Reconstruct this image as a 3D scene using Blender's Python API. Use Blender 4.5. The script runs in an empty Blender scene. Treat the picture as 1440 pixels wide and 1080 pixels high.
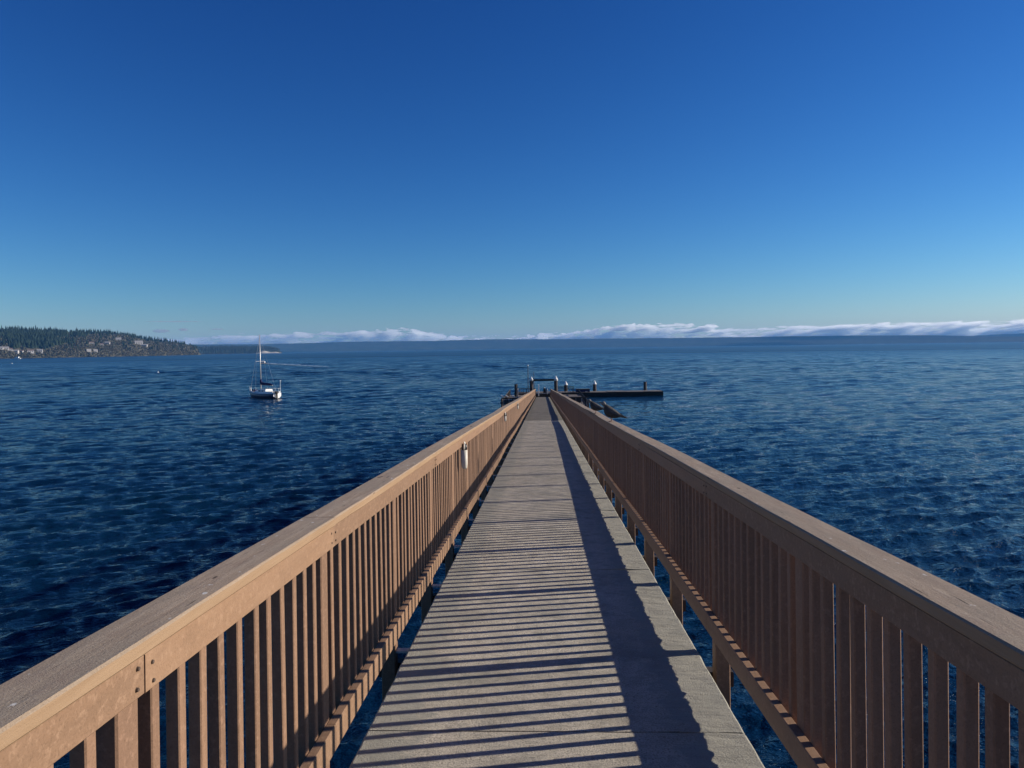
import bpy, bmesh, math, random
import numpy as np
from mathutils import Vector, Matrix, noise
random.seed(11); rng = np.random.default_rng(5)
S = bpy.context.scene; C = S.collection
R = math.radians; PI = math.pi

# ------------------------------------------------------------------ camera & pier frame
F = 1060.0                        # focal length in photo pixels (1440 wide)
HC = 6.74                         # eye height over the water
PITCH, ROLL, YAW, SLOPE = R(2.684), R(0.82), R(2.32), R(2.77)
CAM = Matrix.Translation((0, 0, HC)) @ Matrix.Rotation(YAW, 4, 'Z') @ Matrix.Rotation(PI/2-PITCH, 4, 'X') @ Matrix.Rotation(-ROLL, 4, 'Z')
cd = bpy.data.cameras.new('camera'); cam = bpy.data.objects.new('camera', cd); C.objects.link(cam)
cam.matrix_world = CAM; cd.sensor_width = 36; cd.lens = 36*F/1440; cd.clip_start = 0.05; cd.clip_end = 90000
S.camera = cam
HD = 1.6                          # eye height over the deck
PIER = Matrix.Translation((0.035, -HD*math.sin(SLOPE), HC-HD*math.cos(SLOPE))) @ Matrix.Rotation(-SLOPE, 4, 'X')
PINV = PIER.inverted()

def ray(px, py):
    v = CAM.to_3x3() @ Vector(((px-720)/F, (540-py)/F, -1)); return v
def at(px, py, y):                # world point on the sight line at world depth y
    v = ray(px, py); return Vector((0, 0, HC)) + v*(y/v.y)
def on_water(px, py):
    v = ray(px, py); return Vector((0, 0, HC)) + v*(-HC/v.z)

# ------------------------------------------------------------------ materials
def mat(name, rough=0.6, spec=0.3):
    m = bpy.data.materials.new(name); m.use_nodes = True
    n = m.node_tree.nodes; b = n['Principled BSDF']
    b.inputs['Roughness'].default_value = rough; b.inputs['Specular IOR Level'].default_value = spec
    return m, m.node_tree, b
def node(nt, t, **k):
    n = nt.nodes.new(t)
    for a, v in k.items():
        if a in n.inputs: n.inputs[a].default_value = v
        else: setattr(n, a, v)
    return n
def pos(nt, scale=(1, 1, 1), rot=(0, 0, 0)):
    g = nt.nodes.new('ShaderNodeNewGeometry'); m = nt.nodes.new('ShaderNodeMapping')
    m.inputs['Scale'].default_value = scale; m.inputs['Rotation'].default_value = rot
    nt.links.new(g.outputs['Position'], m.inputs['Vector']); return m.outputs[0]
def pos_dir(nt, along, across, ang):
    """world position stretched along the heading ang"""
    g = nt.nodes.new('ShaderNodeNewGeometry'); m = nt.nodes.new('ShaderNodeMapping'); m.inputs['Rotation'].default_value = (0, 0, -ang)
    k = nt.nodes.new('ShaderNodeMapping'); k.inputs['Scale'].default_value = (along, across, 1)
    nt.links.new(g.outputs['Position'], m.inputs['Vector']); nt.links.new(m.outputs[0], k.inputs['Vector']); return k.outputs[0]
def nz(nt, vec, scale, detail=4, rough=0.6):
    n = node(nt, 'ShaderNodeTexNoise', Scale=scale, Detail=detail, Roughness=rough)
    nt.links.new(vec, n.inputs['Vector']); return n.outputs['Fac']
def ramp(nt, fac, stops):
    r = nt.nodes.new('ShaderNodeValToRGB'); e = r.color_ramp.elements
    while len(e) < len(stops): e.new(0.5)
    for q, (p, c) in zip(e, stops): q.position = p; q.color = (*c, 1) if len(c) == 3 else c
    nt.links.new(fac, r.inputs[0]); return r.outputs[0]
def mix(nt, fac, a, b, mode='MIX'):
    m = nt.nodes.new('ShaderNodeMix'); m.data_type = 'RGBA'; m.blend_type = mode
    for s, v in ((m.inputs['Factor'], fac), (m.inputs[6], a), (m.inputs[7], b)):
        if isinstance(v, (int, float)): s.default_value = v
        elif isinstance(v, tuple): s.default_value = (*v, 1)
        else: nt.links.new(v, s)
    return m.outputs[2]
def bump(nt, b, h, dist, strength=1.0, prev=None):
    n = node(nt, 'ShaderNodeBump', Strength=strength, Distance=dist); nt.links.new(h, n.inputs['Height'])
    if prev is not None: nt.links.new(prev, n.inputs['Normal'])
    nt.links.new(n.outputs[0], b.inputs['Normal']); return n.outputs[0]
g3 = lambda v: (v, v, v)
def simple(name, col, rough=0.6, var=0.25, scale=6.0, spec=0.3, metal=0):
    m, nt, b = mat(name, rough, spec)
    f = nz(nt, pos(nt), scale, 5)
    c = ramp(nt, f, [(0.3, tuple(x*(1-var) for x in col)), (0.7, tuple(min(1, x*(1+var)) for x in col))])
    nt.links.new(c, b.inputs['Base Color']); b.inputs['Metallic'].default_value = metal
    bump(nt, b, f, 0.004, 0.4)
    return m

def paint_wood(name, axis, col, worn):
    """brown stained timber; grain runs along axis"""
    m, nt, b = mat(name, 0.62, 0.25)
    sc = {'Y': (30, 1.6, 30), 'Z': (34, 34, 2.0)}[axis]
    grain = nz(nt, pos(nt, sc), 1.0, 6, 0.65); blot = nz(nt, pos(nt), 2.1, 5, 0.6); fine = nz(nt, pos(nt), 160, 3, 0.7)
    c = ramp(nt, grain, [(0.25, tuple(x*0.80 for x in col)), (0.5, col), (0.78, tuple(x*1.12 for x in col))])
    c = mix(nt, ramp(nt, blot, [(0.42, g3(0)), (0.72, g3(0.55))]), c, worn)
    c = mix(nt, ramp(nt, fine, [(0.30, g3(0.55)), (0.48, g3(0))]), c, tuple(x*0.55 for x in col))
    oi = nt.nodes.new('ShaderNodeObjectInfo'); c = mix(nt, 1.0, c, ramp(nt, oi.outputs['Random'], [(0, (.84, .84, .85)), (.5, (.98, .97, .97)), (1, (1.1, 1.1, 1.09))]), 'MULTIPLY')
    c = mix(nt, ramp(nt, nz(nt, pos(nt), 46, 5, .7), [(0.52, g3(0)), (0.66, g3(0.5))]), c, tuple(min(1, x*1.35) for x in worn))
    c = mix(nt, ramp(nt, nz(nt, pos(nt), 9, 6, .7), [(0.30, g3(0.5)), (0.45, g3(0))]), c, tuple(x*.72 for x in col))
    nt.links.new(c, b.inputs['Base Color'])
    n = bump(nt, b, grain, 0.0016, 0.7); bump(nt, b, fine, 0.0012, 0.6, n)
    return m
M = {}
M['rail'] = paint_wood('brown_stained_board', 'Y', (0.262, 0.159, 0.094), (0.295, 0.190, 0.120))
M['baluster'] = paint_wood('brown_stained_baluster', 'Z', (0.244, 0.146, 0.090), (0.272, 0.168, 0.110))

def cap_wood():
    """weathered cap board: grey-brown top with grain, checks, pale lichen specks and bird droppings; brown stain left on the edges"""
    m, nt, b = mat('weathered_cap_board', 0.8, 0.15)
    grain = nz(nt, pos(nt, (38, 2.2, 38)), 1.0, 7, 0.7); blot = nz(nt, pos(nt, (3, 1, 3)), 2.2, 6, 0.65); fine = nz(nt, pos(nt), 210, 4, 0.75)
    top = ramp(nt, grain, [(0.25, (0.25, 0.182, 0.125)), (0.5, (0.36, 0.275, 0.195)), (0.75, (0.48, 0.385, 0.285))])
    top = mix(nt, ramp(nt, blot, [(0.40, g3(0)), (0.62, g3(0.8))]), top, (0.29, 0.24, 0.18))
    top = mix(nt, ramp(nt, nz(nt, pos(nt, (5, 2, 5)), 3.1, 6, .7), [(0.52, g3(0)), (0.68, g3(0.55))]), top, (0.27, 0.20, 0.15))
    top = mix(nt, ramp(nt, fine, [(0.54, g3(0)), (0.70, g3(0.6))]), top, (0.48, 0.42, 0.33))
    top = mix(nt, ramp(nt, fine, [(0.32, g3(0.7)), (0.44, g3(0))]), top, (0.08, 0.06, 0.045))
    spots = nz(nt, pos(nt, (1, 0.62, 1)), 26, 3, 0.55); top = mix(nt, ramp(nt, spots, [(0.685, g3(0)), (0.71, g3(0.85))]), top, (0.62, 0.60, 0.55))
    checks = nz(nt, pos(nt, (60, 1.3, 60)), 1.3, 3, 0.5); top = mix(nt, ramp(nt, checks, [(0.27, g3(0.9)), (0.31, g3(0))]), top, (0.03, 0.022, 0.018))
    knots = nz(nt, pos(nt, (1.7, 0.5, 1.7)), 9, 1, 0.4); top = mix(nt, ramp(nt, knots, [(0.215, g3(0.9)), (0.235, g3(0))]), top, (0.035, 0.024, 0.018))
    edge = ramp(nt, grain, [(0.25, (0.27, 0.175, 0.10)), (0.75, (0.36, 0.245, 0.15))])
    g = nt.nodes.new('ShaderNodeNewGeometry'); s = nt.nodes.new('ShaderNodeSeparateXYZ'); nt.links.new(g.outputs['True Normal'], s.inputs[0])
    c = mix(nt, ramp(nt, s.outputs[2], [(0.35, g3(0)), (0.9, g3(1))]), edge, top)
    nt.links.new(c, b.inputs['Base Color'])
    n = bump(nt, b, grain, 0.003, 0.8); bump(nt, b, fine, 0.002, 0.8, n)
    return m
M['cap'] = cap_wood()

def concrete(name, a, b_, green):
    m, nt, b = mat(name, 0.85, 0.2)
    big = nz(nt, pos(nt, (1, 0.6, 1)), 1.1, 6, 0.6); mid = nz(nt, pos(nt), 7, 6, 0.65); fine = nz(nt, pos(nt), 120, 4, 0.7)
    br = nz(nt, pos(nt, (6, 55, 1)), 1.0, 5, 0.7)             # broom strokes run across the walk
    c = ramp(nt, big, [(0.3, a), (0.7, b_)])
    c = mix(nt, ramp(nt, mid, [(0.35, g3(0.55)), (0.6, g3(0))]), c, tuple(x*0.62 for x in a))
    c = mix(nt, ramp(nt, fine, [(0.34, g3(0.9)), (0.52, g3(0))]), c, tuple(x*0.38 for x in a))
    c = mix(nt, ramp(nt, nz(nt, pos(nt), 2.6, 7, .72), [(0.50, g3(0)), (0.62, g3(0.6))]), c, tuple(x*0.72 for x in green))
    c = mix(nt, ramp(nt, fine, [(0.6, g3(0)), (0.75, g3(0.5))]), c, tuple(min(1, x*1.35) for x in b_))
    c = mix(nt, ramp(nt, br, [(0.35, g3(0.4)), (0.5, g3(0))]), c, tuple(x*0.6 for x in a))
    # grey-green growth along the two edges of the walk
    g = nt.nodes.new('ShaderNodeNewGeometry'); s = nt.nodes.new('ShaderNodeSeparateXYZ'); nt.links.new(g.outputs['Position'], s.inputs[0])
    ab = node(nt, 'ShaderNodeMath', operation='ABSOLUTE'); nt.links.new(s.outputs[0], ab.inputs[0])
    ad = node(nt, 'ShaderNodeMath', operation='MULTIPLY_ADD'); nt.links.new(mid, ad.inputs[0]); ad.inputs[1].default_value = 0.7; nt.links.new(ab.outputs[0], ad.inputs[2])
    c = mix(nt, ramp(nt, ad.outputs[0], [(0.93, g3(0)), (1.06, g3(0.75))]), c, green)
    nt.links.new(c, b.inputs['Base Color'])
    n = bump(nt, b, mid, 0.009, 0.9); n = bump(nt, b, br, 0.007, 1.0, n); bump(nt, b, fine, 0.008, 1.0, n)
    return m
M['deck'] = concrete('broomed_concrete', (0.52, 0.47, 0.37), (0.68, 0.62, 0.50), (0.32, 0.315, 0.265))
M['deck2'] = concrete('older_concrete', (0.27, 0.25, 0.20), (0.35, 0.32, 0.26), (0.20, 0.19, 0.15))
M['dark_wood'] = simple('creosoted_timber', (0.045, 0.036, 0.030), 0.75, 0.4, 5)
M['float_wood'] = simple('weathered_float_deck', (0.15, 0.13, 0.115), 0.85, 0.35, 2)
M['grey_wood'] = simple('pale_weathered_timber', (0.36, 0.30, 0.26), 0.8, 0.25, 8)
M['steel'] = simple('galvanised_steel', (0.42, 0.42, 0.40), 0.5, 0.2, 20, 0.5, 0.3)
M['bolt'] = simple('rusted_bolt', (0.085, 0.06, 0.045), 0.6, 0.4, 200)
M['pile'] = simple('dark_timber_pile', (0.05, 0.042, 0.038), 0.8, 0.45, 3)
M['pilecap'] = simple('white_pile_cap', (0.82, 0.80, 0.74), 0.45, 0.06, 4)
M['white'] = simple('white_paint', (0.80, 0.80, 0.77), 0.4, 0.05, 3)
M['cream'] = simple('pale_metal', (0.62, 0.60, 0.52), 0.5, 0.1, 3)
M['black'] = simple('black_plastic', (0.02, 0.02, 0.022), 0.4, 0.2, 9)
M['navy'] = simple('navy_canvas', (0.018, 0.022, 0.075), 0.8, 0.2, 5)
M['hullblue'] = simple('dark_blue_hull', (0.030, 0.045, 0.085), 0.3, 0.1, 2, 0.5)
M['alu'] = simple('aluminium', (0.58, 0.58, 0.56), 0.4, 0.05, 2, 0.5, 0.4)
M['glass'] = simple('dark_window', (0.02, 0.03, 0.035), 0.1, 0.1, 2, 0.6)
M['roof'] = simple('grey_roof', (0.30, 0.29, 0.28), 0.8, 0.2, 0.5)
M['roof2'] = simple('brown_roof', (0.17, 0.12, 0.10), 0.8, 0.2, 0.5)
M['hwall'] = simple('pale_house_wall', (0.50, 0.48, 0.45), 0.7, 0.05, 0.3)
M['foam'] = None

# ------------------------------------------------------------------ mesh helpers
class MB:
    def __init__(s): s.v = []; s.f = []
    def add(s, vs, fs):
        o = len(s.v); s.v += [tuple(v) for v in vs]; s.f += [tuple(i+o for i in f) for f in fs]
    def box(s, x0, x1, y0, y1, z0, z1, ch=0.0):
        if ch <= 0:
            s.add([(x0,y0,z0),(x1,y0,z0),(x1,y1,z0),(x0,y1,z0),(x0,y0,z1),(x1,y0,z1),(x1,y1,z1),(x0,y1,z1)],
                  [(0,3,2,1),(4,5,6,7),(0,1,5,4),(1,2,6,5),(2,3,7,6),(3,0,4,7)])
        else: s.beam((x0+x1)/2, (z0+z1)/2, (x0+x1)/2, (z0+z1)/2, y0, y1, x1-x0, z1-z0, ch)
    def beam(s, xa, za, xb, zb, y0, y1, w, h, ch):
        """bar along y with a chamfered section, ends free to shift"""
        a, b = w/2, h/2
        sec = [(-a+ch,-b),(a-ch,-b),(a,-b+ch),(a,b-ch),(a-ch,b),(-a+ch,b),(-a,b-ch),(-a,-b+ch)]
        vs = [(xa+p, y0, za+q) for p, q in sec] + [(xb+p, y1, zb+q) for p, q in sec]
        s.add(vs, [(7,6,5,4,3,2,1,0)] [:0] + [tuple(range(8)), tuple(range(15, 7, -1))] + [(i, i+8, (i+1) % 8+8, (i+1) % 8) for i in range(8)])
    def upright(s, x, y, z0, z1, wx, wy, ch, dx=0, dy=0):
        a, b = wx/2, wy/2
        sec = [(-a+ch,-b),(a-ch,-b),(a,-b+ch),(a,b-ch),(a-ch,b),(-a+ch,b),(-a,b-ch),(-a,-b+ch)]
        vs = [(x+p, y+q, z0) for p, q in sec] + [(x+p+dx, y+q+dy, z1) for p, q in sec]
        s.add(vs, [tuple(range(7, -1, -1)), tuple(range(8, 16))] + [(i, (i+1) % 8, (i+1) % 8+8, i+8) for i in range(8)])
    def tube(s, pts, r, n=8, cap=True):
        pts = [Vector(p) for p in pts]; rs = r if isinstance(r, (list, tuple)) else [r]*len(pts)
        o = len(s.v); up = Vector((0, 0, 1))
        for i, p in enumerate(pts):
            t = (pts[min(i+1, len(pts)-1)]-pts[max(i-1, 0)]).normalized()
            if abs(t.dot(up)) > 0.95: up = Vector((0, 1, 0)) if abs(t.y) < .9 else Vector((1, 0, 0))
            a = t.cross(up).normalized(); b = t.cross(a)
            for k in range(n):
                an = 2*PI*k/n; s.v.append(tuple(p + (a*math.cos(an)+b*math.sin(an))*rs[i]))
        for i in range(len(pts)-1):
            for k in range(n):
                s.f.append((o+i*n+k, o+i*n+(k+1) % n, o+(i+1)*n+(k+1) % n, o+(i+1)*n+k))
        if cap: s.f.append(tuple(o+k for k in range(n))[::-1]); s.f.append(tuple(o+(len(pts)-1)*n+k for k in range(n)))
    def loft(s, rings):
        o = len(s.v); n = len(rings[0])
        for r in rings: s.v += [tuple(p) for p in r]
        for i in range(len(rings)-1):
            for k in range(n): s.f.append((o+i*n+k, o+i*n+(k+1) % n, o+(i+1)*n+(k+1) % n, o+(i+1)*n+k))
        s.f.append(tuple(o+k for k in range(n))[::-1]); s.f.append(tuple(o+(len(rings)-1)*n+k for k in range(n)))
    def build(s, name, m, parent=None, smooth=False, loc=None, local=None):
        me = bpy.data.meshes.new(name); vs = s.v
        if local is not None: vs = [tuple(local @ Vector(v)) for v in vs]
        me.from_pydata(vs, [], s.f)
        bm = bmesh.new(); bm.from_mesh(me); bmesh.ops.recalc_face_normals(bm, faces=bm.faces); bm.to_mesh(me); bm.free()
        if smooth: me.polygons.foreach_set('use_smooth', [True]*len(me.polygons))
        me.materials.append(m); me.update()
        o = bpy.data.objects.new(name, me); C.objects.link(o)
        if parent is not None: o.parent = parent
        if loc is not None: o.location = loc
        return o
def tag(o, label=None, cat=None, group=None, kind=None):
    for k, v in (('label', label), ('category', cat), ('group', group), ('kind', kind)):
        if v: o[k] = v
    return o
def empty(name, loc=(0, 0, 0), rz=0, matrix=None):
    o = bpy.data.objects.new(name, None); C.objects.link(o); o.empty_display_size = 0.3
    if matrix is not None: o.matrix_world = matrix
    else: o.location = loc; o.rotation_euler = (0, 0, rz)
    return o

# ------------------------------------------------------------------ pier walkway (local y runs down the ramp)
Y0, Y1, HINGE = -4.0, 98.0, 33.0
BAY = 1.524
pier = empty('pier', matrix=PIER)
tag(pier, 'long narrow concrete pier walkway running straight out over the water', 'pier')
y = 0.432 - 3.048*2 + 0.0; k = 0
ys = []
while y < Y1: ys.append(y); y += 3.048
for i, ya in enumerate(ys):
    yb = min(ya+3.048, Y1)
    a = ya+0.008; b = yb-0.008
    if ya < HINGE < yb: pass
    if abs(ya-33.96) < 0.2: a = ya+0.10
    mb = MB(); dz = random.uniform(-0.0025, 0.0025)
    n = 200 if ya < 15 else 1; NX = 30 if ya < 15 else 1
    # slab with a slightly irregular weathered side edge
    rings = []
    for j in range(n+1):
        yy = a+(b-a)*j/n
        jl, jr = (.006*noise.noise((yy*5, 0, 1)), .006*noise.noise((yy*5, 9, 1))) if n > 1 else (0, 0)
        w0, w1 = -0.873+jl, 0.873+jr
        ring = [(w0, yy, -.15), (w1, yy, -.15), (w1, yy, -.012+dz)]
        for q in range(NX+1):
            x = w1-.012+(w0-w1+.024)*q/NX; h = 0
            if n > 1:                          # tined concrete: furrows run across the walk, deepest along the right edge
                wgt = .22+.78*min(1, max(0, (x-.45)/.15)); f_ = noise.noise((x*5, yy*15, i*3.1))+.8*noise.noise((x*8, yy*31, i)); h = .0065*wgt*f_
            ring.append((x, yy, dz+h))
        ring.append((w0, yy, -.012+dz)); rings.append(ring)
    mb.loft(rings); mb.build('deck_panel', M['deck'] if ya < HINGE else M['deck2'], pier)
for sx in (-0.62, 0.62):
    mb = MB(); mb.box(sx-.09, sx+.09, Y0, Y1, -0.62, -0.155, 0.004); mb.build('girder', M['dark_wood'], pier)
# cross timbers that carry the rail posts, one at each post
PL = [1.648+BAY*i for i in range(-3, 64) if Y0 < 1.648+BAY*i < Y1]
PR = [1.512+BAY*i for i in range(-3, 64) if Y0 < 1.512+BAY*i < Y1]
for yy in PL: mb = MB(); mb.box(-1.10, -0.54, yy-.044+.10, yy+.044+.10, -.245, -.154, .003); mb.build('outrigger', M['dark_wood'], pier)
for yy in PR: mb = MB(); mb.box(.54, 1.10, yy-.044+.10, yy+.044+.10, -.245, -.154, .003); mb.build('outrigger', M['dark_wood'], pier)
for yy in PL[:40]: mb = MB(); mb.box(-0.99, -0.86, yy-.03, yy+.03, -.062, -.050); mb.build('bracket', M['steel'], pier)
yy = 2.6
while yy < 80:
    cw = PIER @ Vector((0, yy, 0))
    for sx in (-.62, .62):
        mb = MB(); w = PIER @ Vector((sx, yy, -.86)); mb.tube([(w.x, w.y, -4), (w.x, w.y, w.z)], [.19, .16], 14)
        mb.build('pile', M['pile'], pier, True, local=PINV)
    mb = MB(); mb.box(-.95, .95, yy-.14, yy+.14, -.86, -.622, .005); mb.build('pile_cap_beam', M['dark_wood'], pier)
    yy += 9.14

# ------------------------------------------------------------------ railings
def wob_table(seed, n=60):
    r = random.Random(seed); return [r.uniform(-1, 1) for _ in range(n)]
WT = {-1: (wob_table(1), wob_table(2)), 1: (wob_table(3), wob_table(7))}
def wob(side, y):
    """slow sag and sway of the old railing: (dx, dz)"""
    t = (y+6)/3.048; i = max(0, int(t)); f = t-i; u = f*f*(3-2*f)
    a, b = WT[side]; amp = min(1, max(0, (y-2.4)/5))
    g = lambda T: T[i]*(1-u)+T[i+1]*u
    return 0.011*amp*g(a), 0.013*amp*g(b)
def railing(side, posts, name_label):
    root = empty('railing', matrix=PIER); tag(root, name_label, 'railing')
    s = side; zb = -0.035 if side < 0 else 0.020
    pc, bc, fc = 1.012*s, 0.988*s, 0.949*s          # centres of post, baluster, board across the pier
    zt = 1.05
    # long boards, jointed on posts
    if s < 0: joints = [posts[0]-.9, 1.648, 3.172]+[3.172+3.048*i for i in range(1, 40)]
    else: joints = [posts[0]-.9, 1.512]+[1.512+3.048*i for i in range(1, 40)]
    joints = [j for j in joints if j < Y1-1.5]+[Y1]
    for i in range(len(joints)-1):
        a, b = joints[i], joints[i+1]
        if a < HINGE < b:
            segs = [(a, HINGE-.07), (HINGE+.07, b)]
        else: segs = [(a, b)]
        for a, b in segs:
            ja, jb = wob(s, a), wob(s, b)
            e = lambda q: random.uniform(-q, q)
            y0, y1 = a+.0015, b-.0015
            m2 = MB(); t = e(.0012); m2.beam(fc+ja[0]+t, zt-.0400-.0445+ja[1], fc+jb[0]+t, zt-.0400-.0445+jb[1], y0, y1, .038, .089, .003)
            top = m2.build('top_rail', M['rail'], root)
            if a < 9 and i > 0:                      # bolts either side of the joint
                for yj in ((a-.032, ja), (a+.032, ja)):
                    for dz in (-.066, -.108):
                        q = MB(); xf = fc-s*(.019)+ja[0]+t; zz = zt+dz+ja[1]+e(.004); y_ = yj[0]+e(.004)
                        q.tube([(xf+s*.003, y_, zz), (xf-s*.0035, y_, zz)], [.0058, .0045], 8); q.build('bolt', M['bolt'], top)
            m3 = MB(); zc = .150+zb; m3.beam(fc+ja[0], zc+ja[1], fc+jb[0], zc+jb[1], y0, y1, .040, .110, .003)
            m3.build('bottom_rail', M['rail'], root)
    if s < 0: cj = [posts[0]-.9]+[3.172+3.048*i for i in range(0, 40)]
    else: cj = [posts[0]-.9, 0.2]+[6.084+3.048*i for i in range(0, 40)]
    cj = [j for j in cj if j < Y1-1.5]+[Y1]
    for a0, b0 in zip(cj[:-1], cj[1:]):
        for a, b in ([(a0, HINGE-.07), (HINGE+.07, b0)] if a0 < HINGE < b0 else [(a0, b0)]):
            e = lambda q: random.uniform(-q, q)
            y0, y1 = a+.0015, b-.0015; nseg = max(1, int((b-a)/.25)) if a < 12 else 4
            m1 = MB(); cx = .992*s; rings = []; zt_j = e(.001)
            for q in range(nseg+1):                  # a cap board with worn, slightly wavy arrises
                yy = y0+(y1-y0)*q/nseg; wx, wz = wob(s, yy); x = cx+wx; z = zt-.019+wz+zt_j
                w = .071+e(.0012); c = .0045+abs(e(.002)) if a < 12 else .005
                rings.append([(x-w+c, yy, z-.019), (x+w-c, yy, z-.019), (x+w, yy, z-.019+c), (x+w, yy, z+.019-c), (x+w-c, yy, z+.019), (x-w+c, yy, z+.019), (x-w, yy, z+.019-c), (x-w, yy, z-.019+c)])
            m1.loft(rings); m1.build('cap_board', M['cap'], root)
    for yy in posts:
        if abs(yy-HINGE) < .25: continue
        d = wob(s, yy); mb = MB(); tilt = random.uniform(-.003, .003)
        mb.upright(pc+s*.001, yy, -.42, zt-.0385+d[1], .086, .089, .005, d[0], tilt); mb.build('post', M['baluster'], root)
    # balusters, eleven to a bay; the hundred nearest in view are single parts
    cnt = 0; rest = MB(); gap = (BAY-.089)/12
    ext = sorted(posts)
    for yy in [ext[0]-BAY]+ext:
        for q in range(1, 12):
            yb = yy+.0445+gap*q+.0-.0
            yb = yy+BAY*q/12
            if yb < Y0+.3 or yb > Y1-.1 or abs(yb-HINGE) < .1: continue
            d = wob(s, yb); j = lambda v: random.uniform(-v, v)
            near = 1.2 < yb and cnt < 100
            mb = MB() if near else rest
            mb.upright(bc+s*.001+j(.0015)+d[0]*.4, yb+j(.005), .112+zb+d[1]+j(.004), zt-.0385+d[1], .037, .038, .0035, j(.003)+s*.004, j(.008))
            if near: mb.build('baluster', M['baluster'], root); cnt += 1
    tag(rest.build('baluster', M['baluster'], root), kind='stuff')
    return root
rail_l = railing(-1, PL, 'brown timber railing with sunlit inner face on the left edge of the pier')
rail_r = railing(1, PR, 'brown timber railing with shaded inner face on the right edge of the pier')

# small white tube fixtures hung under the top rail
def fixture(side, yy, label, sc=1.0, tm='white'):
    t = empty('rail_fixture', matrix=PIER @ Matrix.Translation((side*.905, yy, .93))); tag(t, label, 'fixture', 'small white fixtures hung on the pier railings')
    mb = MB(); mb.tube([(0, 0, -.035*sc), (0, 0, -.16*sc), (0, 0, -.21*sc), (0, 0, -.225*sc)], [.031*sc, .031*sc, .027*sc, .014*sc], 16); mb.build('tube', M[tm], t, True)
    mb = MB(); mb.tube([(0, -.034, -.03), (0, -.036, .0), (0, -.02, .03), (0, .01, .042), (0, .04, .03), (0, .052, -.005), (0, .05, -.03)], .011, 10); mb.build('hood', M['cream'], t, True)
    mb = MB(); mb.tube([(0, .004, -.040), (0, .004, -.02), (0, .006, .008), (0, .008, .026), (0, .008, .032)], [.030, .034, .033, .022, .004], 14); mb.build('lens', M['black'], t, True)
    mb = MB(); mb.box(min(0, side*.026), max(0, side*.026), -.012, .012, -.07, -.05); mb.build('bracket', M['steel'], t)
fixture(-1, 8.28, 'white tube fixture with black top hung on the sunlit left railing, nearest of the row', 1.1, 'cream')
fixture(-1, 17.4, 'white tube fixture on the sunlit left railing, second along the pier', .75, 'cream')
fixture(-1, 26.2, 'white tube fixture on the sunlit left railing, just before the break in the rail', .75, 'cream')

# ------------------------------------------------------------------ gulls
def gull_mat(name, a, b, sc):
    m, nt, bs = mat(name, 0.8, 0.2)
    g = nt.nodes.new('ShaderNodeTexCoord'); mp = nt.nodes.new('ShaderNodeMapping'); mp.inputs['Scale'].default_value = (1, 2.2, 2.2); nt.links.new(g.outputs['Object'], mp.inputs[0])
    f = nz(nt, mp.outputs[0], sc, 4, .6); nt.links.new(ramp(nt, f, [(.35, a), (.65, b)]), bs.inputs['Base Color']); bump(nt, bs, f, .004, .6); return m
GM = {'body': gull_mat('mottled_plumage', (.025, .023, .022), (.085, .078, .07), 60), 'head': gull_mat('pale_plumage', (.05, .045, .04), (.30, .28, .25), 30),
      'pale': gull_mat('white_plumage', (.6, .6, .58), (.8, .8, .78), 20),
      'wing': gull_mat('grey_wing', (.035, .033, .032), (.15, .14, .13), 70), 'dark': gull_mat('dark_flight_feathers', (.02, .02, .02), (.06, .055, .05), 40),
      'bill': simple('dark_bill', (.10, .08, .05), .5), 'leg': simple('pinkish_leg', (.22, .13, .11), .6)}
def ringset(pts, n=14):
    out = []
    for (x, z, rw, rh) in pts:
        if x < .12: rw *= 1.12; rh *= 1.2
        out.append([(x, rw*math.cos(2*PI*k/n), z+rh*math.sin(2*PI*k/n)) for k in range(n)])
    return out
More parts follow.
